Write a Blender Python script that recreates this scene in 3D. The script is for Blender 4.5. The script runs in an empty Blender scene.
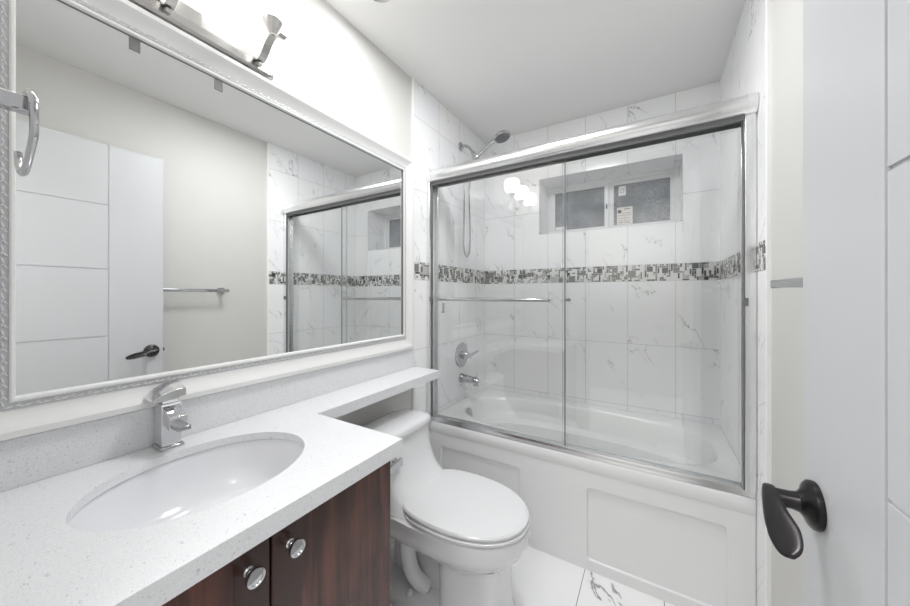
import bpy, bmesh, math, random
from mathutils import Vector, Matrix
rnd = random.Random(7)
PI = math.pi
sc = bpy.context.scene
col = sc.collection

# ---------------------------------------------------------------- camera
YAW = 31.02
cam_d = bpy.data.cameras.new('camera'); cam = bpy.data.objects.new('camera', cam_d); col.objects.link(cam)
cam.location = (1.176, 0.0, 1.295)
cam.rotation_euler = (PI/2, 0, math.radians(YAW))
cam_d.sensor_width = 36; cam_d.lens = 36*327.7/910
cam_d.shift_y = -8.5/910
cam_d.clip_start = 0.01
sc.camera = cam

# ---------------------------------------------------------------- world (dim overcast daylight outside)
w = bpy.data.worlds.new('sky'); sc.world = w; w.use_nodes = True
nt = w.node_tree; nt.nodes.clear()
wo = nt.nodes.new('ShaderNodeOutputWorld'); bg = nt.nodes.new('ShaderNodeBackground')
bg.inputs[0].default_value = (0.93, 0.96, 1.0, 1); bg.inputs[1].default_value = 0.16
nt.links.new(bg.outputs[0], wo.inputs[0])

# ---------------------------------------------------------------- lights
def area(name, loc, rot, sx, sy, power, color=(1, 1, 1)):
    l = bpy.data.lights.new(name, 'AREA'); l.shape = 'RECTANGLE'; l.size = sx; l.size_y = sy
    l.energy = power; l.color = color
    o = bpy.data.objects.new(name, l); col.objects.link(o); o.location = loc; o.rotation_euler = rot
    return o
SHADE_POWER = 2.7           # emission of the lit glass shades
area('hall_fill_light', (0.95, -0.72, 2.515), (0, 0, 0), 1.0, 0.9, 14, (0.975, 0.988, 1.0))  # added fill light behind the camera, no known fixture there
area('ceiling_downlight_lamp', (0.235, 0.975, 2.515), (0, 0, 0), 0.08, 0.08, 1.2, (0.98, 0.99, 1.0))

area('room_fill_light', (.76, 1.22, 2.515), (0, 0, 0), .30, .30, 7.0, (.975, .988, 1.0))  # added fill light, out of view, to brighten the tub and back wall

# ---------------------------------------------------------------- exposure
sc.view_settings.view_transform = 'Standard'
sc.view_settings.look = 'None'
sc.view_settings.exposure = 1.0
sc.view_settings.gamma = 1.0
sc.view_settings.use_curve_mapping = False
sc.cycles.max_bounces = 14
sc.cycles.diffuse_bounces = 8
sc.cycles.glossy_bounces = 8
sc.cycles.transparent_max_bounces = 16
sc.cycles.sample_clamp_indirect = 6.0

# ================================================================ materials
def mat(name, color=(.8, .8, .8), rough=.5, metal=0., emis=None, estr=0., spec=None, coat=0.):
    m = bpy.data.materials.new(name); m.use_nodes = True
    b = m.node_tree.nodes['Principled BSDF']
    b.inputs['Base Color'].default_value = (*color, 1); b.inputs['Roughness'].default_value = rough
    b.inputs['Metallic'].default_value = metal
    if spec is not None: b.inputs['Specular IOR Level'].default_value = spec
    if coat: b.inputs['Coat Weight'].default_value = coat; b.inputs['Coat Roughness'].default_value = .05
    if emis: b.inputs['Emission Color'].default_value = (*emis, 1); b.inputs['Emission Strength'].default_value = estr
    return m
class NT:
    def __init__(s, m): s.t = m.node_tree; s.b = s.t.nodes['Principled BSDF']
    def n(s, ty, **k):
        nd = s.t.nodes.new(ty)
        for a, v in k.items(): setattr(nd, a, v)
        return nd
    def l(s, a, b): s.t.links.new(a, b)
    def val(s, x, sock):
        if isinstance(x, (int, float)): sock.default_value = x
        elif isinstance(x, tuple): sock.default_value = x
        else: s.l(x, sock)
    def m(s, op, a, b=0., c=None, clamp=False):
        nd = s.n('ShaderNodeMath', operation=op); nd.use_clamp = clamp
        s.val(a, nd.inputs[0]); s.val(b, nd.inputs[1])
        if c is not None: s.val(c, nd.inputs[2])
        return nd.outputs[0]
    def vm(s, op, a, b):
        nd = s.n('ShaderNodeVectorMath', operation=op); s.val(a, nd.inputs[0]); s.val(b, nd.inputs[1]); return nd.outputs[0]
    def noise(s, vec, scale, detail=3., rough=.5, dist=0., w=None):
        nd = s.n('ShaderNodeTexNoise'); nd.noise_dimensions = '4D' if w is not None else '3D'
        s.l(vec, nd.inputs['Vector']); nd.inputs['Scale'].default_value = scale
        nd.inputs['Detail'].default_value = detail; nd.inputs['Roughness'].default_value = rough
        nd.inputs['Distortion'].default_value = dist
        if w is not None: s.l(w, nd.inputs['W'])
        return nd.outputs[0]
    def ramp(s, f, a, b):
        nd = s.n('ShaderNodeMapRange'); nd.interpolation_type = 'SMOOTHSTEP'; nd.clamp = True
        s.val(f, nd.inputs[0]); nd.inputs[1].default_value = a; nd.inputs[2].default_value = b
        return nd.outputs[0]
    def mix(s, f, a, b):
        nd = s.n('ShaderNodeMix'); nd.data_type = 'RGBA'
        s.val(f, nd.inputs[0])
        for x, k in ((a, 6), (b, 7)):
            if isinstance(x, tuple): nd.inputs[k].default_value = (*x, 1) if len(x) == 3 else x
            else: s.l(x, nd.inputs[k])
        return nd.outputs[2]
    def bump(s, h, strength, dist):
        nd = s.n('ShaderNodeBump'); nd.inputs['Strength'].default_value = strength; nd.inputs['Distance'].default_value = dist
        s.l(h, nd.inputs['Height']); s.l(nd.outputs[0], s.b.inputs['Normal'])

def marble_tile(name, tw, th, grout, gcol, base_a, base_b, vein_col, vein_amt, mask_lo, rough, wid, scale, gmix=1.0):
    """UV is in tile units (one tile = 1x1)."""
    m = mat(name, (.8, .8, .8), rough); N = NT(m)
    uv = N.n('ShaderNodeUVMap').outputs[0]
    fl = N.n('ShaderNodeVectorMath', operation='FLOOR'); N.l(uv, fl.inputs[0])
    fr = N.n('ShaderNodeVectorMath', operation='FRACTION'); N.l(uv, fr.inputs[0])
    sp = N.n('ShaderNodeSeparateXYZ'); N.l(fr.outputs[0], sp.inputs[0])
    ex = N.m('MULTIPLY', N.m('MINIMUM', sp.outputs[0], N.m('SUBTRACT', 1., sp.outputs[0])), tw)
    ey = N.m('MULTIPLY', N.m('MINIMUM', sp.outputs[1], N.m('SUBTRACT', 1., sp.outputs[1])), th)
    edge = N.m('MINIMUM', ex, ey)
    g = N.m('SUBTRACT', 1., N.ramp(edge, grout*.6, grout*1.3))
    wn = N.n('ShaderNodeTexWhiteNoise'); wn.noise_dimensions = '2D'; N.l(fl.outputs[0], wn.inputs['Vector'])
    wv = N.m('MULTIPLY', wn.outputs['Value'], 50.)
    sz = N.vm('MULTIPLY', fr.outputs[0], (tw, th, 1.))
    mr = N.n('ShaderNodeMapping'); N.l(sz, mr.inputs['Vector']); mr.inputs['Rotation'].default_value = (0, 0, math.radians(54))
    mp = N.n('ShaderNodeMapping'); N.l(mr.outputs[0], mp.inputs['Vector']); mp.inputs['Scale'].default_value = (.8, 2.0, 1)
    v = mp.outputs[0]
    n1 = N.noise(v, scale, 5., .55, .35, w=wv)
    n2 = N.noise(v, scale*1.1, 2., .5, 0., w=N.m('ADD', wv, 9.3))
    n3 = N.noise(v, scale*5., 3., .6, 0., w=N.m('ADD', wv, 4.1))
    d = N.m('ABSOLUTE', N.m('SUBTRACT', n1, .5))
    line = N.m('SUBTRACT', 1., N.ramp(N.m('DIVIDE', d, N.m('ADD', .35, N.m('MULTIPLY', n3, 1.3))), 0., wid))
    mask = N.ramp(n2, mask_lo, mask_lo+.10)
    soft = N.m('MULTIPLY', N.m('SUBTRACT', 1., N.ramp(d, 0., wid*7)), .05)
    vn = N.m('MULTIPLY', N.m('ADD', N.m('MULTIPLY', line, vein_amt), soft, clamp=True), mask, clamp=True)
    base = N.mix(wn.outputs['Value'], base_a, base_b)
    c = N.mix(vn, base, vein_col)
    c = N.mix(N.m('MULTIPLY', g, gmix), c, gcol)
    N.l(c, N.b.inputs['Base Color'])
    N.l(N.m('ADD', rough, N.m('MULTIPLY', g, .4)), N.b.inputs['Roughness'])
    return m

M = {}
M['tile'] = marble_tile('white_marble_wall_tile', .26, .41, .0011, (.42, .42, .41), (.90, .898, .895), (.885, .888, .91),
                        (.26, .26, .27), .75, .495, .12, .0062, 3.3)
M['floor_tile'] = marble_tile('white_marble_floor_tile', .3148, .62, .0014, (.10, .10, .10), (.87, .87, .87), (.85, .85, .85),
                              (.20, .20, .21), .85, .53, .10, .014, 2.3)
def paint(name, c, rough=.55, bump=.04):
    m = mat(name, c, rough); N = NT(m)
    tc = N.n('ShaderNodeTexCoord').outputs['Object']
    n = N.noise(tc, 90, 3.)
    N.bump(n, bump, .002)
    return m
M['wall'] = paint('warm_white_wall_paint', (.63, .622, .602))
M['ceil'] = paint('ceiling_paint', (.80, .798, .788), .8)
M['door'] = paint('white_door_paint', (.60, .605, .62), .38, .02)
M['frame'] = mat('white_lacquer_frame', (.76, .76, .75), .5)
M['silver'] = mat('silver_grey_relief', (.74, .74, .75), .34, .3)
M['silver_bed'] = mat('grey_relief_ground', (.52, .52, .53), .5)
M['mirror'] = mat('mirror_silver', (.93, .94, .935), 0.0, 1.0)
M['chrome'] = mat('polished_chrome', (.52, .52, .53), .08, 1.0)
M['chrome_bright'] = mat('bright_polished_chrome', (.76, .76, .77), .06, 1.0)
M['nickel'] = mat('satin_nickel', (.54, .53, .515), .26, 1.0)
M['alu'] = mat('bright_anodised_aluminium', (.84, .84, .85), .24, 1.0)
M['alu_dark_and_shade'] = mat('dark_seal_and_shade', (.16, .16, .16), .45)
M['porcelain'] = mat('white_porcelain', (.74, .74, .75), .09, coat=.5)
M['sinkp'] = mat('white_basin_porcelain', (.80, .80, .82), .10)
M['acrylic'] = mat('white_tub_acrylic', (.82, .82, .82), .16)
M['seatp'] = mat('white_seat_plastic', (.72, .72, .73), .14)
M['black_metal'] = mat('dark_oil_rubbed_bronze', (.045, .042, .042), .30, .85)
M['rubber'] = mat('grey_rubber', (.16, .16, .17), .5)
M['dark'] = mat('dark_gap', (.015, .012, .012), .7)
M['vinyl'] = mat('white_vinyl_frame', (.82, .82, .83), .35)
M['white_trim'] = mat('white_edge_trim', (.92, .92, .91), .3)
M['shade'] = mat('lit_frosted_glass_shade', (.95, .94, .92), .4, emis=(1.0, .995, .99), estr=SHADE_POWER)
M['paper'] = mat('sticker_paper', (.80, .76, .72), .6)
M['paper_white'] = mat('sticker_white', (.85, .85, .85), .6)
M['ink'] = mat('sticker_ink', (.06, .05, .05), .6)
M['ink_grey'] = mat('sticker_grey_ink', (.35, .33, .32), .6)
M['m_dark'] = mat('mosaic_charcoal', (.07, .07, .068), .2)
M['m_mid'] = mat('mosaic_grey', (.22, .215, .205), .2)
M['m_light'] = mat('mosaic_pale_grey', (.48, .48, .46), .2)
M['m_white'] = mat('mosaic_white', (.80, .80, .79), .2)
M['clip'] = mat('grey_clip_plastic', (.20, .20, .20), .4)
M['plastic'] = mat('white_plastic', (.82, .82, .82), .35)
M['hose'] = mat('grey_braided_hose', (.5, .5, .5), .35, .6)

def quartz():
    m = mat('white_speckled_quartz', (.76, .765, .775), .22); N = NT(m)
    tc = N.n('ShaderNodeTexCoord').outputs['Object']
    a = N.ramp(N.noise(tc, 330, 2., .6), .60, .70)
    b = N.ramp(N.noise(tc, 170, 2., .5), .66, .74)
    c = N.ramp(N.noise(tc, 420, 1., .5), .60, .68)
    colr = N.mix(N.m('MULTIPLY', a, .55), (.75, .755, .77), (.40, .41, .43))
    colr = N.mix(N.m('MULTIPLY', b, .5), colr, (.30, .31, .33))
    colr = N.mix(N.m('MULTIPLY', c, .5), colr, (.92, .92, .92))
    N.l(colr, N.b.inputs['Base Color'])
    return m
M['quartz'] = quartz()
def wood():
    m = mat('dark_espresso_stained_wood', (.06, .03, .02), .22); N = NT(m)
    tc = N.n('ShaderNodeTexCoord').outputs['Object']
    mp = N.n('ShaderNodeMapping'); N.l(tc, mp.inputs['Vector']); mp.inputs['Scale'].default_value = (9, 26, 1.6)
    n1 = N.noise(mp.outputs[0], 1.2, 4., .6, .8)
    mp2 = N.n('ShaderNodeMapping'); N.l(tc, mp2.inputs['Vector']); mp2.inputs['Scale'].default_value = (30, 120, 5)
    n2 = N.noise(mp2.outputs[0], 1.5, 4., .6)
    n3 = N.noise(tc, 6., 2.)
    f = N.ramp(N.m('ADD', N.m('MULTIPLY', n1, .6), N.m('MULTIPLY', n3, .4)), .38, .68)
    c = N.mix(f, (.040, .017, .013), (.135, .050, .035))
    c = N.mix(N.m('MULTIPLY', N.ramp(n2, .5, .7), .18), c, (.03, .015, .012))
    N.l(c, N.b.inputs['Base Color'])
    return m
M['wood'] = wood()
M['wood_dark'] = mat('dark_stile_wood', (.045, .022, .018), .25)
def sheet_glass(name, tint, base=.078):
    m = bpy.data.materials.new(name); m.use_nodes = True; t = m.node_tree; t.nodes.clear()
    out = t.nodes.new('ShaderNodeOutputMaterial'); mx = t.nodes.new('ShaderNodeMixShader')
    tr = t.nodes.new('ShaderNodeBsdfTransparent'); tr.inputs[0].default_value = (*tint, 1)
    gl = t.nodes.new('ShaderNodeBsdfGlossy'); gl.inputs['Roughness'].default_value = 0.0
    lw = t.nodes.new('ShaderNodeLayerWeight'); lw.inputs[0].default_value = .5
    p = t.nodes.new('ShaderNodeMath'); p.operation = 'POWER'; p.inputs[1].default_value = 5.
    a = t.nodes.new('ShaderNodeMath'); a.operation = 'MULTIPLY_ADD'; a.inputs[1].default_value = 1-base; a.inputs[2].default_value = base
    t.links.new(lw.outputs['Facing'], p.inputs[0]); t.links.new(p.outputs[0], a.inputs[0]); t.links.new(a.outputs[0], mx.inputs[0])
    t.links.new(tr.outputs[0], mx.inputs[1]); t.links.new(gl.outputs[0], mx.inputs[2]); t.links.new(mx.outputs[0], out.inputs[0])
    return m
M['glass'] = sheet_glass('clear_tempered_glass', (.985, .99, .987))
def obscure():
    m = mat('obscured_privacy_glass', (.60, .62, .66), .22); N = NT(m)
    N.b.inputs['Transmission Weight'].default_value = .62
    tc = N.n('ShaderNodeTexCoord').outputs['Object']
    n = N.noise(tc, 75, 3., .65)
    N.bump(n, 1.0, .012)
    n2 = N.noise(tc, 150, 2., .7)
    n3 = N.noise(tc, 7, 2., .5)
    f = N.m('MULTIPLY', N.ramp(n2, .38, .62), N.ramp(n3, .25, .75))
    N.l(N.mix(f, (.40, .42, .45), (.86, .89, .93)), N.b.inputs['Base Color'])
    return m
M['obscure'] = obscure()
M['glass_edge'] = mat('green_grey_glass_edge', (.30, .36, .34), .2)

# ================================================================ mesh helpers
def link(name, bm, m, parent=None, smooth=False, bevel=0., seg=2, angle=35, sub=0):
    me = bpy.data.meshes.new(name)
    bmesh.ops.recalc_face_normals(bm, faces=bm.faces)
    bm.to_mesh(me); bm.free()
    for x in (m if isinstance(m, (list, tuple)) else [m]): me.materials.append(x)
    if smooth:
        for p in me.polygons: p.use_smooth = True
    o = bpy.data.objects.new(name, me); col.objects.link(o)
    if parent: o.parent = parent; o.matrix_parent_inverse = Matrix.Translation(parent.location).inverted() if parent.type == 'EMPTY' and parent.parent is None else parent_inv(parent)
    if bevel:
        b = o.modifiers.new('bevel', 'BEVEL'); b.width = bevel; b.segments = seg; b.limit_method = 'ANGLE'; b.angle_limit = math.radians(angle)
        b.harden_normals = False
    if sub:
        s = o.modifiers.new('subsurf', 'SUBSURF'); s.levels = sub; s.render_levels = sub
    if bevel or smooth:
        try:
            for p in me.polygons: p.use_smooth = True
            me.set_sharp_from_angle(angle=math.radians(angle))
        except Exception: pass
    return o
def parent_inv(p):
    mtx = Matrix.Identity(4)
    chain = []
    while p: chain.append(p); p = p.parent
    for q in reversed(chain):
        mtx = mtx @ q.matrix_parent_inverse @ Matrix.Translation(q.location)
    return mtx.inverted()
def thing(name, label, cat, loc=(0, 0, 0), group=None):
    o = bpy.data.objects.new(name, None); col.objects.link(o); o.location = loc
    o.empty_display_size = .05
    o['label'] = label; o['category'] = cat
    if group: o['group'] = group
    return o
def tag(o, label, cat, group=None):
    o['label'] = label; o['category'] = cat
    if group: o['group'] = group
    return o
def struct(name, bm, m, parent=None, **k):
    o = link(name, bm, m, parent, **k)
    if parent is None: o['kind'] = 'structure'
    return o
def B(): return bmesh.new()
def box(bm, lo, hi, mi=0):
    x0, y0, z0 = lo; x1, y1, z1 = hi
    v = [bm.verts.new(p) for p in ((x0, y0, z0), (x1, y0, z0), (x1, y1, z0), (x0, y1, z0), (x0, y0, z1), (x1, y0, z1), (x1, y1, z1), (x0, y1, z1))]
    for f in ((0, 3, 2, 1), (4, 5, 6, 7), (0, 1, 5, 4), (1, 2, 6, 5), (2, 3, 7, 6), (3, 0, 4, 7)):
        bm.faces.new([v[i] for i in f]).material_index = mi
    return v
def quad(bm, pts, mi=0):
    f = bm.faces.new([bm.verts.new(p) for p in pts]); f.material_index = mi; return f
def loft(bm, rings, cap0=True, cap1=True, closed=True):
    R = [[bm.verts.new(p) for p in r] for r in rings]
    n = len(R[0])
    for a, b in zip(R, R[1:]):
        for i in range(n if closed else n-1):
            j = (i+1) % n
            bm.faces.new((a[i], a[j], b[j], b[i]))
    if cap0: bm.faces.new(list(reversed(R[0])))
    if cap1: bm.faces.new(R[-1])
    return R
def tube(bm, path, rad, n=14, cap=True, flat=None):
    """round tube along a path; rad float or list"""
    P = [Vector(p) for p in path]; rings = []
    up = Vector((0, 0, 1))
    t0 = (P[1]-P[0]).normalized()
    if abs(t0.dot(up)) > .95: up = Vector((0, 1, 0))
    u = t0.cross(up).normalized()
    for i, p in enumerate(P):
        t = (P[min(i+1, len(P)-1)]-P[max(i-1, 0)]).normalized()
        u = (u-t*u.dot(t)).normalized(); v = t.cross(u)
        r = rad[i] if isinstance(rad, (list, tuple)) else rad
        rings.append([p+u*math.cos(2*PI*k/n)*r+v*math.sin(2*PI*k/n)*r for k in range(n)])
    loft(bm, rings, cap, cap)
def smooth_path(pts, n=8):
    P = [Vector(p) for p in pts]; out = []
    for i in range(len(P)-1):
        p0 = P[max(i-1, 0)]; p1 = P[i]; p2 = P[i+1]; p3 = P[min(i+2, len(P)-1)]
        for k in range(n):
            t = k/n
            out.append(.5*((2*p1)+(-p0+p2)*t+(2*p0-5*p1+4*p2-p3)*t*t+(-p0+3*p1-3*p2+p3)*t**3))
    out.append(P[-1]); return out
def lathe(bm, prof, c, axis=(0, 0, 1), n=28, cap0=False, cap1=False):
    """prof: (radius, height along axis)"""
    A = Vector(axis).normalized(); c = Vector(c)
    h = Vector((0, 0, 1)) if abs(A.z) < .9 else Vector((1, 0, 0))
    u = A.cross(h).normalized(); v = A.cross(u)
    rings = [[c+A*z+(u*math.cos(2*PI*k/n)+v*math.sin(2*PI*k/n))*max(r, 1e-5) for k in range(n)] for r, z in prof]
    loft(bm, rings, cap0, cap1)
def sup(cx, cy, z, ax, ay, n=2.0, k=48, axb=None):
    """superellipse ring; ax front (+x) radius, axb back radius"""
    out = []
    for i in range(k):
        a = 2*PI*i/k; c = math.cos(a); s = math.sin(a)
        rx = ax if c >= 0 else (axb if axb is not None else ax)
        out.append((cx+math.copysign(abs(c)**(2/n), c)*rx, cy+math.copysign(abs(s)**(2/n), s)*ay, z))
    return out
def sweep(bm, path2d, width, place, thick):
    """ribbon: 2d path (a,b) with thickness, extruded over width; place(a,b,w)->xyz"""
    P = [Vector((a, b)) for a, b in path2d]; rings = []
    for i, p in enumerate(P):
        t = (P[min(i+1, len(P)-1)]-P[max(i-1, 0)]).normalized(); nrm = Vector((-t.y, t.x))
        q = [p+nrm*thick/2, p-nrm*thick/2]
        rings.append([place(q[0].x, q[0].y, -width/2), place(q[0].x, q[0].y, width/2), place(q[1].x, q[1].y, width/2), place(q[1].x, q[1].y, -width/2)])
    loft(bm, rings)

# ================================================================ room shell
W, YB, H = 1.52, 2.423, 2.53
YT, YTR = 1.485, 1.502       # where the wall tile starts, left and right
T = .10
def uv_quads(name, quads, m, parent=None):
    """quads: list of (pts, uvs) -> mesh with UVs"""
    bm = B(); L = bm.loops.layers.uv.new('UVMap')
    for pts, uvs in quads:
        f = bm.faces.new([bm.verts.new(p) for p in pts])
        for lp, t in zip(f.loops, uvs): lp[L].uv = t
    me = bpy.data.meshes.new(name); bm.to_mesh(me); bm.free(); me.materials.append(m)
    o = bpy.data.objects.new(name, me); col.objects.link(o)
    if parent: o.parent = parent
    return o
# floor
bm = B(); box(bm, (-T, -1.6, -.08), (W+T, YB+T, -.004)); flo = struct('floor', bm, M['plastic'])
def fuv(x, y): return ((x-.905)/.3148+10, (y-1.10)/.62+10)
c4 = [(-.0, -1.6, 0), (W, -1.6, 0), (W, YB, 0), (0, YB, 0)]
uv_quads('floor_tiles', [(c4, [fuv(x, y) for x, y, z in c4])], M['floor_tile'], flo)
bm = B(); box(bm, (-T, -1.7, H), (W+T, YB+.5, H+.08)); struct('ceiling', bm, M['ceil'])
# left wall
bm = B(); box(bm, (-T, -1.6, 0), (0, YB+T, H)); wl = struct('wall_left', bm, M['wall'])
# right wall
bm = B(); box(bm, (W, -1.6, 0), (W+T, YB+T, H)); wr = struct('wall_right', bm, M['wall'])
# front wall with the doorway the camera stands in
bm = B(); box(bm, (0, -.09, 0), (.64, .03, H)); box(bm, (1.44, -.09, 0), (W, .03, H)); box(bm, (.64, -.09, 2.14), (1.44, .03, H))
struct('wall_front', bm, M['wall'])
bm = B(); box(bm, (-T, -1.7, 0), (W+T, -1.6, H)); struct('wall_hall', bm, M['wall'])
# door casing
bm = B()
box(bm, (.64, -.09, 0), (.655, .03, 2.14)); box(bm, (1.425, -.09, 0), (1.44, .0, 2.14)); box(bm, (.655, -.09, 2.125), (1.425, .0, 2.14))
struct('trim_4', bm, M['door'])
# back wall with the window opening
WX0, WX1, WZ0, WZ1, RY = .455, 1.335, 1.74, 2.15, 2.69
bm = B()
yb2 = RY+.05
box(bm, (-T, YB, 0), (WX0, yb2, H)); box(bm, (WX1, YB, 0), (W+T, yb2, H)); box(bm, (WX0, YB, 0), (WX1, yb2, WZ0)); box(bm, (WX0, YB, WZ1), (WX1, yb2, H))
wb = struct('wall_back', bm, M['wall'])
TK = .008    # tile thickness standing off the paint
ZB0, ZB1 = 1.380, 1.485
def vv(z): return (z-.975)/.405+20 if z < 1.43 else (z-1.905)/.42+40
def side_uv(y, z, y0): return ((y-y0)/.26+10, vv(z))
def wall_quads(axis, pos, a0, a1, origin, flip=False, holes=None):
    qs = []
    for z0, z1 in ((0, ZB0), (ZB1, H)):
        rects = [(a0, a1, z0, z1)]
        if holes and z0 > 1.4:
            hx0, hx1, hz0, hz1 = holes
            rects = [(a0, hx0, z0, z1), (hx1, a1, z0, z1), (hx0, hx1, z0, hz0), (hx0, hx1, hz1, z1)]
        for b0, b1, c0, c1 in rects:
            pa = [(b0, c0), (b1, c0), (b1, c1), (b0, c1)]
            pts = [(pos, a, z) if axis == 'x' else (a, pos, z) for a, z in pa]
            vo = 20 if z0 < 1 else 40
            uvs = [((a-origin)/.26+10+(0 if axis == 'y' else 30*(1+(pos > 1))), ((z-.975)/.405+20) if z0 < 1 else ((z-1.905)/.42+40)) for a, z in pa]
            qs.append((pts, uvs))
    return qs
uv_quads('wall_tiling', wall_quads('x', TK, YT, YB, 1.485), M['tile'], wl)
uv_quads('wall_tiling', wall_quads('x', W-TK, YTR, YB, 1.502), M['tile'], wr)
qs = wall_quads('y', YB-TK, 0, W, 0, holes=(WX0, WX1, WZ0, WZ1))
# recess faces
yf = YB-TK
def rq(pts, f): qs.append((pts, [f(*p) for p in pts]))
rq([(WX0+.001, yf, WZ0), (WX0+.001, RY, WZ0), (WX0+.001, RY, WZ1), (WX0+.001, yf, WZ1)], lambda x, y, z: ((y-2.3)/.42+60, (z-1.6)/.42+41.2))
rq([(WX1-.001, yf, WZ0), (WX1-.001, RY, WZ0), (WX1-.001, RY, WZ1), (WX1-.001, yf, WZ1)], lambda x, y, z: ((y-2.3)/.42+66, (z-1.6)/.42+41.2))
e = .001
rq([(WX0, yf, WZ0+e), (WX1, yf, WZ0+e), (WX1, RY, WZ0+e), (WX0, RY, WZ0+e)], lambda x, y, z: (x/.26+70, (y-2.35)/.42+44))
rq([(WX0, yf, WZ1-e), (WX1, yf, WZ1-e), (WX1, RY, WZ1-e), (WX0, RY, WZ1-e)], lambda x, y, z: (x/.26+80, (y-2.35)/.42+44))
uv_quads('wall_tiling', qs, M['tile'], wb)
# tile edge trims
bm = B(); box(bm, (-.002, YT-.010, 0), (.013, YT, H)); struct('trim_1', bm, M['white_trim'], bevel=.002)
bm = B(); box(bm, (W-.013, YTR-.010, 0), (W+.002, YTR, H)); struct('trim_2', bm, M['white_trim'], bevel=.002)

# mosaic bands: packed small tiles on a 7-row grid
def mosaic(length, seed):
    r = random.Random(seed); rows = 9; cell = (ZB1-ZB0)/rows; cols = int(round(length/cell)); cl = length/cols
    occ = [[False]*cols for _ in range(rows)]; out = []
    def fits(i, j, h, w_): return i+h <= rows and j+w_ <= cols and not any(occ[i+a][j+b] for a in range(h) for b in range(w_))
    def put(i, j, h, w_, k):
        for a in range(h):
            for b in range(w_): occ[i+a][j+b] = True
        out.append((i, j, h, w_, k))
    j = r.randint(0, 2)
    while j < cols-4:                       # the large grey squares
        s = r.choice((3, 3, 4)); i = r.randint(0, rows-s)
        if fits(i, j, s, s): put(i, j, s, s, r.choice((1, 1, 0, 1, 2)))
        j += r.randint(5, 9)
    for i in range(rows):
        for j in range(cols):
            if occ[i][j]: continue
            for h, w_ in r.sample([(2, 2), (1, 3), (3, 1), (1, 2), (2, 1), (1, 1), (1, 1), (1, 1), (4, 1)], 9):
                if fits(i, j, h, w_):
                    big = h*w_ >= 4
                    k = r.choices((0, 1, 2, 3), (20, 22, 25, 50) if big else (38, 12, 12, 44))[0]
                    put(i, j, h, w_, k); break
    return out, cell, cl
def band(name, axis, pos, a0, a1, sgn, seed, parent):
    tl, cell, cl = mosaic(a1-a0, seed); bm = B()
    def P(a, z, d): return (pos+sgn*d, a, z) if axis == 'x' else (a, pos+sgn*d, z)
    quad(bm, [P(a0, ZB0, TK-.001), P(a1, ZB0, TK-.001), P(a1, ZB1, TK-.001), P(a0, ZB1, TK-.001)], 3)
    g = .0014
    for i, j, h, w_, k in tl:
        A0, A1 = a0+j*cl+g, a0+(j+w_)*cl-g; Z0, Z1 = ZB0+i*cell+g, ZB0+(i+h)*cell-g
        q = [(A0, Z0), (A1, Z0), (A1, Z1), (A0, Z1)]
        d0, d1 = TK-.001, TK+.0015
        quad(bm, [P(a, z, d1) for a, z in q], k)
        for u in range(4):
            (ax, az), (bx, bz) = q[u], q[(u+1) % 4]
            quad(bm, [P(ax, az, d0), P(bx, bz, d0), P(bx, bz, d1), P(ax, az, d1)], k)
    me = bpy.data.meshes.new(name); bm.to_mesh(me); bm.free()
    for k in ('m_dark', 'm_mid', 'm_light', 'm_white'): me.materials.append(M[k])
    o = bpy.data.objects.new(name, me); col.objects.link(o); o.parent = parent
    o['label'] = 'grey and white mosaic border'
    return o
band('mosaic_border', 'x', 0, YT, YB, 1, 3, wl)
band('mosaic_border', 'x', W, YTR, YB, -1, 5, wr)
band('mosaic_border', 'y', YB, 0, W, -1, 11, wb)

# ---------------------------------------------------------------- window
win = bpy.data.objects.new('window_1', None); col.objects.link(win); win.location = (.895, RY, WZ0); win['kind'] = 'structure'
G = [(.511, .873), (.934, 1.282)]; GZ0, GZ1 = 1.803, 2.098
bm = B()
y0, y1 = RY-.035, RY+.03
box(bm, (WX0, y0, WZ0), (WX1, y1, WZ0+.032)); box(bm, (WX0, y0, WZ1-.028), (WX1, y1, WZ1))
box(bm, (WX0, y0, WZ0+.032), (WX0+.028, y1, WZ1-.028)); box(bm, (WX1-.026, y0, WZ0+.032), (WX1, y1, WZ1-.028))
struct('window_frame', bm, M['vinyl'], win, bevel=.002)
for k, (a, b) in enumerate(G):
    yo = RY-.022 if k == 0 else RY-.005
    bm = B(); ya, yb_ = yo-.012, yo+.012
    xa = WX0+.028 if k == 0 else .902; xb = .902 if k == 0 else WX1-.026
    box(bm, (xa, ya, WZ0+.032), (xb, yb_, GZ0)); box(bm, (xa, ya, GZ1), (xb, yb_, WZ1-.028))
    box(bm, (xa, ya, GZ0), (a, yb_, GZ1)); box(bm, (b, ya, GZ0), (xb, yb_, GZ1))
    sash = struct('sash', bm, M['vinyl'], win, bevel=.0015)
    bm = B(); box(bm, (a, yo-.002, GZ0), (b, yo+.002, GZ1)); link('pane', bm, M['obscure'], sash)
bm = B(); box(bm, (.884, RY-.040, 1.930), (.892, RY-.033, 1.962)); link('latch', bm, M['ink'], win)
def sticker(x0, x1, z0, z1, m, marks, y, lab, tilt=0):
    bm = B(); box(bm, (x0, y-.0006, z0), (x1, y, z1)); o = link('sticker', bm, m, None)
    tag(o, lab, 'sticker')
    if marks:
        bm = B()
        for a, b, c, d in marks: box(bm, (x0+(x1-x0)*a, y-.0010, z0+(z1-z0)*c), (x0+(x1-x0)*b, y-.0006, z0+(z1-z0)*d))
        link('printing', bm, M['ink_grey'] if m is M['paper_white'] else M['ink'], o)
    return o
yg = RY-.0072
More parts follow.
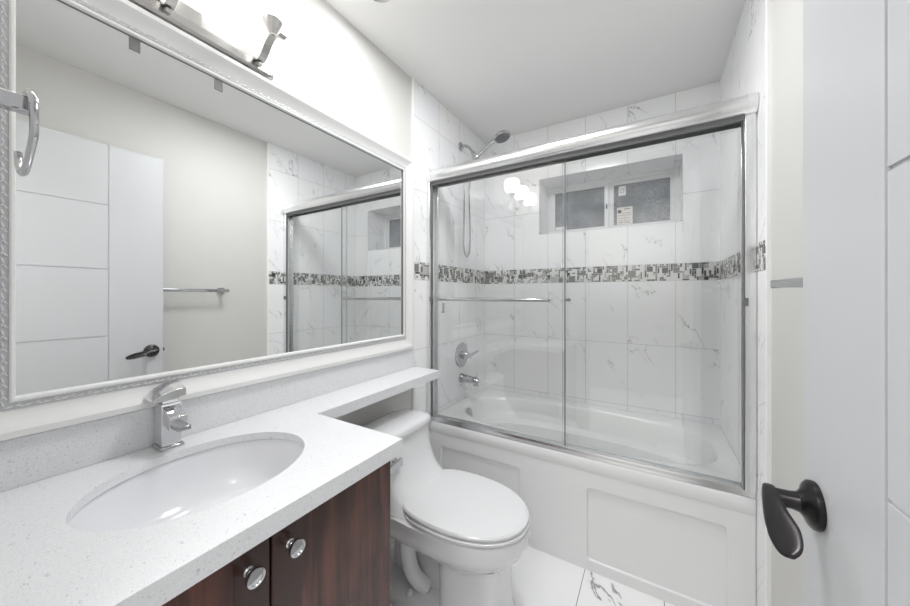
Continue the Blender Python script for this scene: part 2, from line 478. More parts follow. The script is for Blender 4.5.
s = sticker(.955, 1.056, 1.806, 1.932, M['paper'],
            [(.45, .85, .86, .89), (.50, .78, .91, .93), (.30, .88, .64, .66), (.08, .9, .52, .535), (.10, .80, .36, .375), (.10, .9, .22, .235), (.10, .4, .10, .13), (.5, .85, .10, .13), (.50, .51, .24, .50)], yg,
            'printed paper label at the lower left of the right window pane')
bm = B(); lathe(bm, [(0, 0), (.0125, 0), (.0125, .001), (0, .001)], (.972, yg-.0016, 1.902), (0, 1, 0), 20); link('printed_dot', bm, M['ink'], s)
sticker(.965, 1.012, 2.018, 2.088, M['paper_white'], [(.25, .75, .62, .66), (.25, .32, .3, .66), (.68, .75, .3, .66), (.25, .75, .3, .35)], yg,
        'small white square tag at the top left of the right window pane')
sticker(.513, .600, 1.806, 1.836, M['paper_white'], [(.02, .98, .86, .98), (.9, .98, .2, .98)], RY-.0242,
        'small white strip label at the bottom of the left window pane')

# ================================================================ mirror with frame
mir = thing('wall_mirror', 'large white framed wall mirror with silver leaf border above the counter', 'mirror', (.0, .75, 1.0))
OY0, OY1, OZ0, OZ1 = .048, 1.452, .9940, 2.043
prof = [(0, .001), (0, .034), (.002, .036), (.0125, .036), (.014, .0350), (.022, .0275), (.032, .0205), (.040, .0165), (.046, .014), (.047, .016),
        (.059, .016), (.0595, .019), (.062, .021), (.066, .020), (.068, .016), (.068, .001)]
bm = B(); rings = []
for s_, x in prof:
    rings.append([(x, OY0+s_, OZ0+s_*1.22), (x, OY1-s_, OZ0+s_*1.22), (x, OY1-s_, OZ1-s_*1.06), (x, OY0+s_, OZ1-s_*1.06)])
loft(bm, rings, False, False)
fr = link('frame', bm, M['frame'], mir, smooth=True, angle=28)
bm = B(); box(bm, (.001, OY0+.06, OZ0+.07), (.008, OY1-.06, OZ1-.06)); link('mirror_glass', bm, M['mirror'], mir)
# embossed strip: twisting leaf relief
bm = B(); SA = .053
iy0, iy1, iz0, iz1 = OY0+SA, OY1-SA, OZ0+SA*1.22, OZ1-SA*1.06
def leaf(cy, cz, ang, ln, wd):
    c, s_ = math.cos(ang), math.sin(ang)
    pts = [(-ln, 0), (-ln*.3, wd), (ln*.5, wd*.8), (ln, 0), (ln*.4, -wd*.7), (-ln*.4, -wd*.8)]
    base = [bm.verts.new((.0155, cy+a*c-b*s_, cz+a*s_+b*c)) for a, b in pts]
    top = [bm.verts.new((.0185, cy+a*.55*c-b*.4*s_, cz+a*.55*s_+b*.4*c)) for a, b in pts]
    for i in range(6): bm.faces.new((base[i], base[(i+1) % 6], top[(i+1) % 6], top[i]))
    bm.faces.new(top)
def strip(a0, a1, fix, horiz):
    n = int((a1-a0)/.0125)
    for i in range(n):
        a = a0+(i+.5)*(a1-a0)/n; an = math.radians(38 if i % 2 else 12); off = .0018*(1 if i % 2 else -1)
        if horiz: leaf(a, fix+off, an, .0085, .0024); 
        else: leaf(fix+off, a, an+PI/2, .0085, .0024)
        if horiz and i % 2: leaf(a+.003, fix-.0025, math.radians(-20), .005, .0018)
        if not horiz and i % 2: leaf(fix-.0025, a+.003, math.radians(70), .005, .0018)
strip(iy0, iy1, iz0, True); strip(iy0, iy1, iz1, True); strip(iz0, iz1, iy0, False); strip(iz0, iz1, iy1, False)
link('leaf_relief', bm, M['silver'], mir)
# grey bed beneath the relief
bm = B(); rr = []
for s_, x in ((.0475, .0158), (.0475, .0164), (.0588, .0164), (.0588, .0158)):
    rr.append([(x, OY0+s_, OZ0+s_*1.22), (x, OY1-s_, OZ0+s_*1.22), (x, OY1-s_, OZ1-s_*1.06), (x, OY0+s_, OZ1-s_*1.06)])
loft(bm, rr, False, False); link('relief_bed', bm, M['silver_bed'], mir)
bm = B(); zt = OZ1-.068*1.06  # dark strips painting in the shade under the frame lip, top and right
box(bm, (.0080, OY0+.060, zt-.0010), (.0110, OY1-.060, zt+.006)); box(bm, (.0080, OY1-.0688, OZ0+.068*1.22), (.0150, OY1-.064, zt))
link('lip_shade_strip', bm, M['alu_dark_and_shade'], mir)['label'] = 'thin dark line of painted shade where the glass meets the frame'
for y in (.305, .500):
    bm = B(); box(bm, (.0082, y-.011, 1.936), (.0100, y+.011, 1.972)); link('mirror_clip', bm, M['clip'], mir, bevel=.0005)['label'] = 'small grey clip on the glass'

# ================================================================ vanity light
vl = thing('vanity_light', 'three shade satin nickel wall light with wavy ribbon arms above the mirror', 'wall lamp', (0, .36, 2.06))
bm = B(); box(bm, (.0, .265, 2.032), (.012, .455, 2.142)); link('back_plate', bm, M['nickel'], vl, bevel=.002)
bm = B()
def rounded(cy, hw, z0, z1, x):   # stadium outline in the yz plane
    r = (z1-z0)/2; zc = (z0+z1)/2; out = []
    for k in range(9): a = -PI/2+PI*k/8; out.append((x, cy+hw-r+math.cos(a)*r, zc+math.sin(a)*r))
    for k in range(9): a = PI/2+PI*k/8; out.append((x, cy-hw+r+math.cos(a)*r, zc+math.sin(a)*r))
    return out
loft(bm, [rounded(.36, .306, 2.044, 2.094, .012), rounded(.36, .306, 2.044, 2.094, .022), rounded(.36, .301, 2.049, 2.089, .025), rounded(.36, .299, 2.051, 2.087, .034), rounded(.36, .293, 2.057, 2.081, .040)])
link('cross_bar', bm, M['nickel'], vl, smooth=True, angle=30)
bm = B(); lathe(bm, [(0, .0), (.004, .0), (.005, .004), (.004, .012), (0, .013)], (.012, .448, 2.078), (1, 0, 0), 14); link('screw', bm, M['nickel'], vl)
for y in (.60, .36, .12):
    bm = B()
    pth = smooth_path([(.024, 2.160), (.028, 2.125), (.038, 2.088), (.060, 2.072), (.082, 2.082), (.105, 2.106), (.128, 2.122), (.150, 2.119), (.172, 2.104), (.192, 2.104)], 5)
    pth = [(p[0], p[1]) for p in [(q.x, q.y) for q in [Vector((a.x, a.y, 0)) for a in [Vector((t[0], t[1], 0)) for t in pth]]]]
    sweep(bm, pth, .022, lambda a, b, w_, y=y: (a, y+w_, b), .003)
    sweep(bm, [(.034, 2.070), (.050, 2.064), (.060, 2.060)], .012, lambda a, b, w_, y=y: (a, y+w_, b), .010)
    arm = link('arm', bm, M['nickel'], vl, smooth=True, angle=40)
    bm = B(); lathe(bm, [(0, 0), (.010, 0), (.012, .006), (.018, .020), (.029, .044), (.030, .047), (.027, .047), (.016, .022), (0, .012)], (.130, y, 2.126), (0, 0, 1), 24)
    link('cup', bm, M['nickel'], arm, smooth=True)
    bm = B(); lathe(bm, [(0.0228, 0.0000), (0.0410, 0.0090), (0.0593, 0.0291), (0.0684, 0.0582), (0.0695, 0.0840), (0.0638, 0.1098), (0.0547, 0.1254), (0.0513, 0.1254), (0.0604, 0.1086), (0.0661, 0.0840), (0.0650, 0.0582), (0.0559, 0.0314), (0.0388, 0.0123), (0.0000, 0.0067)], (.130, y, 2.170), (0, 0, 1), 28)
    link('glass_shade', bm, M['shade'], arm, smooth=True)
M['shade'].node_tree.nodes['Principled BSDF'].inputs['Emission Strength'].default_value = SHADE_POWER

# ================================================================ towel ring on the front wall
tr = thing('towel_ring', 'chrome towel ring hanging at the left of the mirror', 'towel ring', (.40, .03, 1.56))
bm = B(); box(bm, (.365, .03, 1.540), (.417, .036, 1.602)); link('wall_flange', bm, M['chrome'], tr, bevel=.002)
bm = B(); box(bm, (.380, .036, 1.560), (.402, .094, 1.582)); link('post', bm, M['chrome'], tr, bevel=.002)
bm = B()
rp = [(.375, 1.574), (.400, 1.580), (.425, 1.574), (.443, 1.560), (.452, 1.535), (.452, 1.505), (.440, 1.492), (.380, 1.462), (.352, 1.458), (.325, 1.466), (.306, 1.484), (.300, 1.505)]
rp = [(.30+(x-.30)*.86, .09, 1.482+(z-1.458)*.90) for x, z in rp]
tube(bm, smooth_path(rp, 6), .0046, 12)
link('ring', bm, M['chrome'], tr, smooth=True)

# ================================================================ vanity
CZ0, CZ1 = .845, .885
van = thing('vanity_cabinet', 'dark brown wooden vanity cabinet with two doors under the counter', 'cabinet', (.28, .37, 0))
bm = B()
box(bm, (.002, .032, .09), (.50, .050, CZ0-.001)); box(bm, (.002, .674, .09), (.53, .692, CZ0-.001)); box(bm, (.002, .050, .09), (.50, .674, .108))
box(bm, (.50, .032, .09), (.53, .060, CZ0-.001)); box(bm, (.50, .060, .79), (.529, .674, CZ0-.001)); box(bm, (.50, .060, .09), (.529, .674, .12))
box(bm, (.002, .05, .108), (.010, .674, .60))
box(bm, (.05, .035, 0), (.47, .69, .09))
link('carcass', bm, M['wood'], van)
for y0_, y1_, kn in ((.034, .3535, .314), (.3585, .692, .393)):
    bm = B(); box(bm, (.5305, y0_, .10), (.550, y1_, CZ0-.004))
    d = link('door', bm, M['wood'], van, bevel=.0015)
    ys = (y1_-.062, y1_-.001) if kn < .35 else (y0_+.001, y0_+.062)
    bm = B(); box(bm, (.549, ys[0], .102), (.5512, ys[1], CZ0-.006)); link('stile', bm, M['wood_dark'], d)['label'] = 'darker plain stile beside the gap'
    bm = B(); lathe(bm, [(.0, 0), (.0085, .0), (.009, .003), (.0065, .006), (.0065, .011), (.009, .013), (.0075, .016), (.0085, .019), (.0155, .021), (.0165, .025), (.0158, .029), (.011, .0305), (.0105, .0295), (0, .031)], (.5512, kn, .796), (1, 0, 0), 28)
    link('knob', bm, M['chrome'], d, smooth=True)['label'] = 'round chrome knob'

# countertop with oval cut-out, plus ledge over the toilet
SC, SA_, SB = (.283, .3625), .173, .2175
ct = thing('quartz_countertop', 'white speckled quartz counter with an oval sink cut-out and narrow ledge', 'countertop', (.28, .37, CZ0))
def counter_mesh():
    bm = B(); K = 72
    ell = [(SC[0]+math.cos(2*PI*i/K)*SA_, SC[1]+math.sin(2*PI*i/K)*SB) for i in range(K)]
    X0, X1, Y0, Y1 = .0, .568, .031, .7225
    outer = []
    for i in range(K):
        a = 2*PI*i/K; dx, dy = math.cos(a)*SA_, math.sin(a)*SB
        t = min((X1-SC[0])/dx if dx > 1e-9 else 9e9, (X0-SC[0])/dx if dx < -1e-9 else 9e9, (Y1-SC[1])/dy if dy > 1e-9 else 9e9, (Y0-SC[1])/dy if dy < -1e-9 else 9e9)
        outer.append([SC[0]+dx*t, SC[1]+dy*t])
    for cx, cy in ((X0, Y0), (X1, Y0), (X1, Y1), (X0, Y1)):
        j = min(range(K), key=lambda i: (outer[i][0]-cx)**2+(outer[i][1]-cy)**2); outer[j] = [cx, cy]
    rings = [[(x, y, CZ1) for x, y in outer], [(x, y, CZ1) for x, y in ell], [(x, y, CZ1-.020) for x, y in ell], [(SC[0]+(x-SC[0])*1.10, SC[1]+(y-SC[1])*1.10, CZ1-.020) for x, y in ell], [(SC[0]+(x-SC[0])*1.10, SC[1]+(y-SC[1])*1.10, CZ0) for x, y in ell], [(x, y, CZ0) for x, y in outer], [(x, y, CZ1) for x, y in outer]]
    R = [[bm.verts.new(p) for p in r] for r in rings[:6]]; R.append(R[0])
    for a, b in zip(R, R[1:]):
        for i in range(K): j = (i+1) % K; bm.faces.new((a[i], a[j], b[j], b[i]))
    return bm
link('slab', counter_mesh(), M['quartz'], ct)
bm = B(); box(bm, (.0, .7226, CZ0), (.1895, 1.472, CZ1)); box(bm, (.0125, 1.472, CZ0), (.1895, 1.478, CZ1)); link('ledge', bm, M['quartz'], ct)
bm = B(); box(bm, (.0, .031, CZ1+.0005), (.020, 1.474, .9895)); link('backsplash', bm, M['quartz'], ct)['label'] = 'low speckled backsplash strip'

# sink
sk = thing('undermount_sink', 'oval white undermount sink set in the quartz counter', 'sink', (SC[0], SC[1], .70))
bm = B()
pr = [(1.05, .0), (1.02, .0), (1.0, -.003), (.985, -.020), (.95, -.055), (.88, -.090), (.74, -.118), (.52, -.135), (.28, -.143), (.12, -.146)]
rings = [sup(SC[0], SC[1], CZ1-.021+dz, SA_*s_+.004, SB*s_+.004, 2.0, 64) for s_, dz in pr]
loft(bm, rings, False, False)
rings = [sup(SC[0], SC[1], CZ1-.021+dz-.008, SA_*s_+.012, SB*s_+.012, 2.0, 64) for s_, dz in pr[1:]]
loft(bm, rings, False, True)
link('bowl', bm, M['sinkp'], sk, smooth=True, angle=60)
bm = B(); lathe(bm, [(0, .002), (.010, .003), (.016, .001), (.021, .002), (.023, -.002), (.0, -.004)], (SC[0], SC[1], CZ1-.164), (0, 0, 1), 24)
link('drain', bm, M['chrome'], sk, smooth=True)['label'] = 'round chrome drain'

# faucet
fa = thing('basin_faucet', 'square chrome single lever faucet standing behind the sink', 'faucet', (.053, .360, CZ1))
bm = B(); box(bm, (.025, .334, CZ1+.0006), (.083, .386, CZ1+.008)); link('base_plate', bm, M['chrome'], fa, bevel=.001)
bm = B(); box(bm, (.030, .339, CZ1+.008), (.076, .381, CZ1+.120)); link('body', bm, M['chrome_bright'], fa, bevel=.001, angle=20)
bm = B()
loft(bm, [[(.074, .341, 1.000), (.074, .379, 1.000), (.074, .379, .955), (.074, .341, .955)], [(.122, .341, .978), (.122, .379, .978), (.122, .379, .944), (.122, .341, .944)]])
sp_ = link('spout', bm, M['chrome_bright'], fa, bevel=.0008, angle=10)
bm = B(); box(bm, (.112, .346, .949), (.158, .374, .960)); link('spout_lip', bm, M['chrome'], sp_, bevel=.001)
bm = B()
box(bm, (.036, .343, 1.005), (.072, .377, 1.0155))
loft(bm, [[(.030, .318, 1.018), (.084, .320, 1.016), (.084, .320, 1.021), (.030, .318, 1.024)],
          [(.028, .335, 1.016), (.088, .337, 1.016), (.088, .337, 1.034), (.028, .335, 1.042)],
          [(.026, .360, 1.016), (.090, .360, 1.018), (.090, .360, 1.042), (.026, .360, 1.052)],
          [(.028, .388, 1.018), (.088, .388, 1.022), (.088, .388, 1.042), (.028, .388, 1.056)]])
link('lever_handle', bm, M['chrome_bright'], fa, bevel=.0008, angle=10)

# ================================================================ toilet
TY = 1.185
to = thing('one_piece_toilet', 'white one piece toilet with closed oval lid beneath the ledge', 'toilet', (.40, TY, 0))
def egg(z, xb, xf, ay, n=2.2, k=56, cx=None, nb=None, yo=0):
    cx = cx if cx is not None else xb+(xf-xb)*.44
    out = []
    for i in range(k):
        a = 2*PI*i/k; c = math.cos(a); s_ = math.sin(a); m_ = n if c >= 0 else (nb or n); yc = TY+(yo or 0)
        out.append((cx+math.copysign(abs(c)**(2/m_), c)*(xf-cx if c >= 0 else cx-xb), yc+math.copysign(abs(s_)**(2/m_), s_)*ay, z))
    return out
bm = B()
# tank shell flowing forward into the deck
tank = [(.665, .050, .238, .176, 4.0, -.014), (.61, .050, .244, .176, 4.0, -.014), (.56, .050, .256, .177, 4.0, -.012), (.51, .050, .278, .179, 3.8, -.010), (.475, .052, .305, .182, 3.6, -.008), (.448, .055, .340, .187, 3.3, -.004), (.430, .06, .385, .193, 3.0, -.002), (.418, .06, .44, .197, 2.9, 0), (.4110, .06, .50, .199, 2.8, 0), (.39, .07, .50, .19, 2.8, 0)]
loft(bm, [egg(z, xb, xf, ay, n, 56, .155, yo=yo) for z, xb, xf, ay, n, yo in tank])
# bowl
bowl = [(.410, .10, .765, .190, 2.3), (.404, .095, .777, .200, 2.3), (.385, .095, .780, .202, 2.3), (.352, .10, .776, .198, 2.3), (.325, .10, .762, .189, 2.3), (.300, .12, .740, .172, 2.3), (.282, .18, .718, .148, 2.5), (.262, .30, .702, .124, 3.0), (.24, .42, .694, .112, 3.5)]
loft(bm, [egg(z, xb, xf, ay, n, 56, .44, nb=4.2) for z, xb, xf, ay, n in bowl])
# pedestal column
ped = [(.28, .43, .694, .112, 5.), (.15, .435, .690, .112, 5.), (.06, .435, .694, .114, 5.), (.02, .43, .704, .120, 5.), (.0, .425, .708, .123, 5.)]
loft(bm, [egg(z, xb, xf, ay, n, 56, .575) for z, xb, xf, ay, n in ped])
# foot flange plate
loft(bm, [sup(.33, TY, z, a, b, 3.2, 56) for z, a, b in ((.0, .25, .150), (.038, .25, .150), (.050, .244, .143), (.056, .20, .105))])
# web behind the pedestal and the exposed trapway
loft(bm, [sup(.34, TY, z, a, b, 3.0, 40) for z, a, b in ((.04, .20, .050), (.20, .20, .045), (.34, .20, .06))])
for s_ in (-1, 1):
    tube(bm, smooth_path([(.29, TY+s_*.105, .345), (.285, TY+s_*.100, .27), (.29, TY+s_*.096, .19), (.305, TY+s_*.088, .125), (.335, TY+s_*.076, .085), (.36, TY+s_*.060, .060)], 6), [.034]*31, 16)
body = link('toilet_body', bm, M['porcelain'], to, smooth=True, angle=50)
# tank lid (D shaped, slightly domed)
bm = B()
lid = [(.666, .046, .248, .180, 4.0), (.672, .043, .252, .184, 4.0), (.692, .043, .252, .184, 4.0), (.702, .050, .245, .177, 3.8), (.710, .075, .220, .155, 3.0), (.714, .10, .190, .11, 2.5)]
loft(bm, [egg(z, xb, xf, ay, n, 56, .155) for z, xb, xf, ay, n in lid])
for v_ in bm.verts: v_.co.y -= .014
link('tank_lid', bm, M['porcelain'], to, smooth=True, angle=50)
# seat and lid
bm = B()
loft(bm, [egg(z, .255-d*.3, .779+d, .2005+d, 2.15, nb=2.9) for z, d in ((.4105, -.014), (.4135, -.003), (.415, 0.), (.4225, 0.), (.4245, -.003), (.4255, -.014))])
link('seat', bm, M['seatp'], to, smooth=True, angle=40)
bm = B()
lidr = [(.4275, .275, .758, .180, 2.15), (.4300, .258, .774, .195, 2.15), (.4320, .257, .776, .197, 2.15), (.440, .257, .776, .197, 2.15), (.446, .262, .770, .192, 2.15), (.4495, .29, .735, .165, 2.1), (.451, .34, .66, .11, 2.0), (.4515, .42, .56, .04, 2.0)]
loft(bm, [egg(*a, nb=2.9) for a in lidr])
link('lid', bm, M['seatp'], to, smooth=True, angle=40)
for s_ in (-1, 1):
    bm = B(); tube(bm, [(.272, TY+s_*.085-.022, .440), (.272, TY+s_*.085+.022, .440)], .011, 14); box(bm, (.262, TY+s_*.085-.018, .413), (.282, TY+s_*.085+.018, .438))
    link('hinge', bm, M['seatp'], to, smooth=True, angle=40)
for s_ in (-1, 1):
    bm = B(); lathe(bm, [(.0135, 0), (.0135, .012), (.010, .019), (0, .022)], (.315, TY+s_*.118, .0515), (0, 0, 1), 20)
    link('bolt_cap', bm, M['seatp'], to, smooth=True)
bm = B()
lathe(bm, [(0, 0), (.016, 0), (.017, .004), (.011, .008), (.011, .020), (0, .020)], (.246, 1.050, .590), (1, 0, 0), 20)
loft(bm, [[(.262, 1.072, .604), (.274, 1.072, .604), (.274, 1.072, .576), (.262, 1.072, .576)],
          [(.264, 1.030, .606), (.280, 1.030, .606), (.280, 1.030, .576), (.264, 1.030, .576)],
          [(.268, .985, .600), (.282, .985, .600), (.282, .985, .580), (.268, .985, .580)]])
link('flush_lever', bm, M['chrome'], to, smooth=True, angle=40)['label'] = 'chrome flush lever'
# supply hose and stop valve
sh = thing('water_supply_hose', 'thin braided water supply hose between toilet and vanity', 'hose', (.02, .93, .18))
bm = B(); lathe(bm, [(0, 0), (.030, 0), (.030, .004), (.012, .008), (.012, .04), (0, .04)], (.0008, .93, .18), (1, 0, 0), 20); link('stop_valve', bm, M['chrome'], sh, smooth=True, angle=40)
bm = B(); tube(bm, smooth_path([(.036, .93, .19), (.06, .93, .26), (.12, .92, .30), (.20, .915, .24), (.27, .925, .20), (.30, .95, .26), (.27, .945, .33), (.22, .950, .40)], 6), .0055, 10)
link('hose', bm, M['hose'], sh, smooth=True)

# ================================================================ bathtub
TYF = 1.638
tb = thing('alcove_bathtub', 'white alcove bathtub with recessed apron panels behind the glass doors', 'bathtub', (.76, TYF, 0))
bm = B(); K = 96
X0, X1, Y0, Y1 = .0095, W-.0095, TYF, YB-.0095
RZ = .538
BC = (.765, 2.030)
def basin(z, ax, ay, n, cx=BC[0], cy=BC[1]): return sup(cx, cy, z, ax, ay, n, K)
def rect_ring(z, x0, x1, y0, y1):
    out = []
    for i in range(K):
        a = 2*PI*i/K; c = math.cos(a); s_ = math.sin(a)
        dx = math.copysign(abs(c)**(2/3.), c)*.69; dy = math.copysign(abs(s_)**(2/3.), s_)*.30
        cx, cy = BC
        t = min((x1-cx)/dx if dx > 1e-6 else 9e9, (x0-cx)/dx if dx < -1e-6 else 9e9, (y1-cy)/dy if dy > 1e-6 else 9e9, (y0-cy)/dy if dy < -1e-6 else 9e9)
        out.append([cx+dx*t, cy+dy*t, z])
    for ax, ay in ((x0, y0), (x1, y0), (x1, y1), (x0, y1)):
        j = min(range(K), key=lambda i: (out[i][0]-ax)**2+(out[i][1]-ay)**2); out[j] = [ax, ay, z]
    return out
rings = [rect_ring(.46, X0, X1, Y0+.004, Y1), rect_ring(.466, X0, X1, Y0, Y1), rect_ring(.516, X0, X1, Y0, Y1), rect_ring(.523, X0, X1, Y0+.004, Y1), rect_ring(.5235, X0, X1, Y0+.06, Y1),
         rect_ring(RZ, X0, X1, Y0+.085, Y1)]
rings += [basin(RZ, .690, .300, 3.0), basin(RZ-.004, .682, .293, 3.0), basin(RZ-.020, .672, .284, 2.9), basin(.46, .655, .268, 2.8), basin(.405, .640, .255, 2.7), basin(.398, .632, .246, 2.7),
          basin(.393, .600, .215, 2.6, BC[0]-.01, BC[1]-.005), basin(.385, .590, .205, 2.6, BC[0]-.01, BC[1]-.005), basin(.28, .565, .195, 2.6, BC[0]-.02), basin(.18, .530, .18, 2.6, BC[0]-.03), basin(.14, .49, .16, 2.6, BC[0]-.03), basin(.125, .40, .12, 2.5, BC[0]-.03)]
loft(bm, rings, False, True)
link('basin', bm, M['acrylic'], tb, smooth=True, angle=35)
# apron: front skin with recessed panels
def apron():
    bm = B(); ya, yd = TYF+.005, TYF+.014
    xs = [X0, .085, .586, .909, 1.432, X1]; zs = [0., .045, .393, .4605]
    for i in range(5):
        for j in range(3):
            rec = j == 1 and i in (1, 3)
            x0, x1, z0, z1 = xs[i], xs[i+1], zs[j], zs[j+1]
            if not rec: quad(bm, [(x0, ya, z0), (x1, ya, z0), (x1, ya, z1), (x0, ya, z1)]); continue
            r = .012
            def rr_(ins, y, rad):
                out = []
                for cx, cz, a0 in ((x1-ins-rad, z1-ins-rad, 0), (x0+ins+rad, z1-ins-rad, 90), (x0+ins+rad, z0+ins+rad, 180), (x1-ins-rad, z0+ins+rad, 270)):
                    for k in range(5): a = math.radians(a0+k*22.5); out.append((cx+math.cos(a)*rad, y, cz+math.sin(a)*rad))
                return out
            ro = [(x1, ya, z1)]*5+[(x0, ya, z1)]*5+[(x0, ya, z0)]*5+[(x1, ya, z0)]*5
            a = rr_(.003, ya, .016); b = rr_(.007, yd, .014)
            co = [bm.verts.new(p) for p in ((x1, ya, z1), (x0, ya, z1), (x0, ya, z0), (x1, ya, z0))]
            A = [bm.verts.new(p) for p in a]; Bv = [bm.verts.new(p) for p in b]
            for q in range(4):
                for k in range(4): bm.faces.new((co[q], A[q*5+k], A[q*5+k+1]))
                bm.faces.new((co[q], A[q*5+4], A[(q*5+5) % 20], co[(q+1) % 4]))
            for k in range(20): bm.faces.new((A[k], A[(k+1) % 20], Bv[(k+1) % 20], Bv[k]))
            bm.faces.new(Bv)
    bmesh.ops.remove_doubles(bm, verts=bm.verts, dist=.00002)
    return bm
o = link('apron', apron(), M['acrylic'], tb)
sol = o.modifiers.new('solid', 'SOLIDIFY'); sol.thickness = .004; sol.offset = 0
bm = B(); lathe(bm, [(0, .012), (.022, .012), (.034, .009), (.040, .004), (.040, -.004), (0, -.004)], (.116, 1.945, .489), (1, 0, .15), 26)
ov = link('overflow_plate', bm, M['chrome'], tb, smooth=True, angle=40); ov['label'] = 'round chrome overflow plate'
bm = B(); lathe(bm, [(0, .004), (.018, .004), (.024, .0), (0, -.002)], (.30, 2.03, .128), (0, 0, 1), 24); link('drain', bm, M['chrome'], tb, smooth=True)

# ================================================================ shower door
sd = thing('sliding_shower_door', 'framed sliding glass shower door standing on the bathtub rim', 'shower door', (.76, 1.66, .525))
xl, xr = .0095, W-.0095
# header: rounded aluminium rail
HP = [(1.700, 1.975), (1.700, 2.035), (1.694, 2.045), (1.680, 2.052), (1.655, 2.054), (1.630, 2.050), (1.612, 2.040), (1.602, 2.024), (1.600, 2.008), (1.603, 1.992), (1.612, 1.979), (1.622, 1.974), (1.627, 1.974), (1.627, 1.985), (1.694, 1.985), (1.694, 1.975)]
bm = B(); loft(bm, [[(x, y, z) for y, z in HP] for x in (xl, xr)])
link('header_rail', bm, M['alu'], sd, smooth=True, angle=32)
bm = B(); box(bm, (xl, 1.628, 1.957), (xr, 1.633, 1.9849)); box(bm, (xl, 1.6905, 1.957), (xr, 1.694, 1.9749)); link('header_seal', bm, M['alu_dark_and_shade'], sd)['label'] = 'dark gap under the header'
for a, b in ((xl, xl+.030), (xr-.030, xr)):
    bm = B(); cy_, cz_ = 1.655, 2.010
    loft(bm, [[(x, cy_+(y-cy_)*1.035, cz_+(z-cz_)*1.035) for y, z in HP] for x in (a+.0002, b)])
    link('end_cap', bm, M['alu'], sd, smooth=True, angle=32)
# bottom track
TP = [(1.650, .5240), (1.650, .545), (1.653, .552), (1.658, .552), (1.661, .538), (1.676, .538), (1.678, .546), (1.682, .546), (1.684, .538), (1.697, .538), (1.699, .550), (1.703, .550), (1.705, .5385), (1.723, .5385)]
bm = B(); loft(bm, [[(x, y-.008, z+.001) for y, z in TP]+[(x, 1.715, .5386), (x, 1.698, .5245)] for x in (xl, xr)])
link('bottom_track', bm, M['alu'], sd, smooth=True, angle=25)
for x0, x1, nm in ((xl, xl+.026, 0), (xr-.033, xr, 1)):
    bm = B(); box(bm, (x0, 1.608 if nm == 0 else 1.626, .5255 if nm == 0 else .5535), (x0+.020 if nm == 0 else x1, 1.640 if nm else 1.641, 1.9735)); box(bm, (x0, 1.690, .5535), (x1, 1.698, 1.9735))
    box(bm, (x0 if nm == 0 else x1-.006, 1.640, .5535), (x0+.006 if nm == 0 else x1, 1.690, 1.9735))
    link('side_jamb', bm, M['alu'], sd, bevel=.0015)
    xs_ = xl+.0205 if nm == 0 else xr-.0375
    bm = B(); box(bm, (xs_, 1.6275, .5535), (xs_+.004, 1.640, 1.9565)); link('jamb_seal', bm, M['alu_dark_and_shade'], sd)
# panels
def panel(x0, x1, y):
    bm = B(); box(bm, (x0, y-.003, .556), (x1, y+.003, 1.972)); bm.faces.ensure_lookup_table()
    for k in (0, 1, 3, 5): bm.faces[k].material_index = 1
    return link('glass_panel', bm, [M['glass'], M['glass_edge']], sd)
p1 = panel(.042, .809, 1.650); p2 = panel(.792, 1.476, 1.680)
bm = B(); box(bm, (.8095, 1.6465, .556), (.8135, 1.6535, 1.955)); link('edge_strip', bm, M['rubber'], p1)
bm = B(); tube(bm, [(.088, 1.600, 1.268), (.742, 1.600, 1.268)], .0098, 16)
for x in (.096, .734): tube(bm, [(x, 1.600, 1.268), (x, 1.6468, 1.268)], .007, 12); lathe(bm, [(0, 0), (.012, 0), (.013, .006), (.009, .008), (0, .008)], (x, 1.6465, 1.268), (0, -1, 0), 20)
link('towel_bar', bm, M['chrome'], p1, smooth=True, angle=40)['label'] = 'slim chrome towel bar'
bm = B(); lathe(bm, [(0, 0), (.009, 0), (.009, .004), (0, .006)], (.793+.03, 1.6832, 1.268), (0, 1, 0), 20)
box(bm, (.80, 1.6835, 1.262), (.83, 1.690, 1.274)); link('finger_pull', bm, M['chrome'], p2)
for x, y in ((xl+.0203, 1.612), (xr-.0413, 1.612)):
    bm = B(); box(bm, (x, y, 1.252), (x+.016, y+.0152, 1.282)); link('bumper', bm, M['rubber'], sd, bevel=.002)['label'] = 'small grey rubber bumper'
bm = B(); box(bm, (.098, 1.6405, 1.185), (.112, 1.6468, 1.245)); box(bm, (.098, 1.630, 1.185), (.112, 1.6405, 1.193)); link('hook', bm, M['chrome'], p1, bevel=.001)

# ================================================================ shower fittings on the left wall
VX = TK+.0003
sv = thing('shower_valve', 'round chrome shower valve with lever above the tub spout', 'valve', (VX, 2.03, .865))
bm = B(); lathe(bm, [(0, .0), (.088, .0), (.089, .004), (.080, .009), (.045, .014), (.030, .016), (.030, .03), (0, .03)], (VX, 2.03, .865), (1, 0, 0), 36); link('escutcheon', bm, M['chrome'], sv, smooth=True, angle=40)
bm = B(); lathe(bm, [(0, 0), (.028, 0), (.030, .006), (.026, .022), (.017, .030), (.015, .048), (0, .050)], (VX+.0302, 2.03, .865), (1, 0, 0), 28)
tube(bm, smooth_path([(VX+.062, 2.03, .865), (VX+.070, 2.07, .869), (VX+.073, 2.115, .876), (VX+.074, 2.15, .880)], 5), [.011, .0115, .012, .012, .0125, .012, .011, .010, .010, .009, .009, .009, .0085, .008, .008, .007], 14)
link('lever', bm, M['chrome'], sv, smooth=True, angle=40)
ts = thing('tub_spout', 'chrome tub spout on the tiled wall below the round valve', 'spout', (VX, 2.04, .70))
bm = B()
tube(bm, smooth_path([(VX, 2.025, .702), (VX+.03, 2.025, .702), (VX+.08, 2.025, .699), (VX+.135, 2.025, .692)], 5), [.033, .033, .033, .030, .028, .027, .0265, .026, .026, .0255, .025, .025, .024, .024, .023, .020], 22)
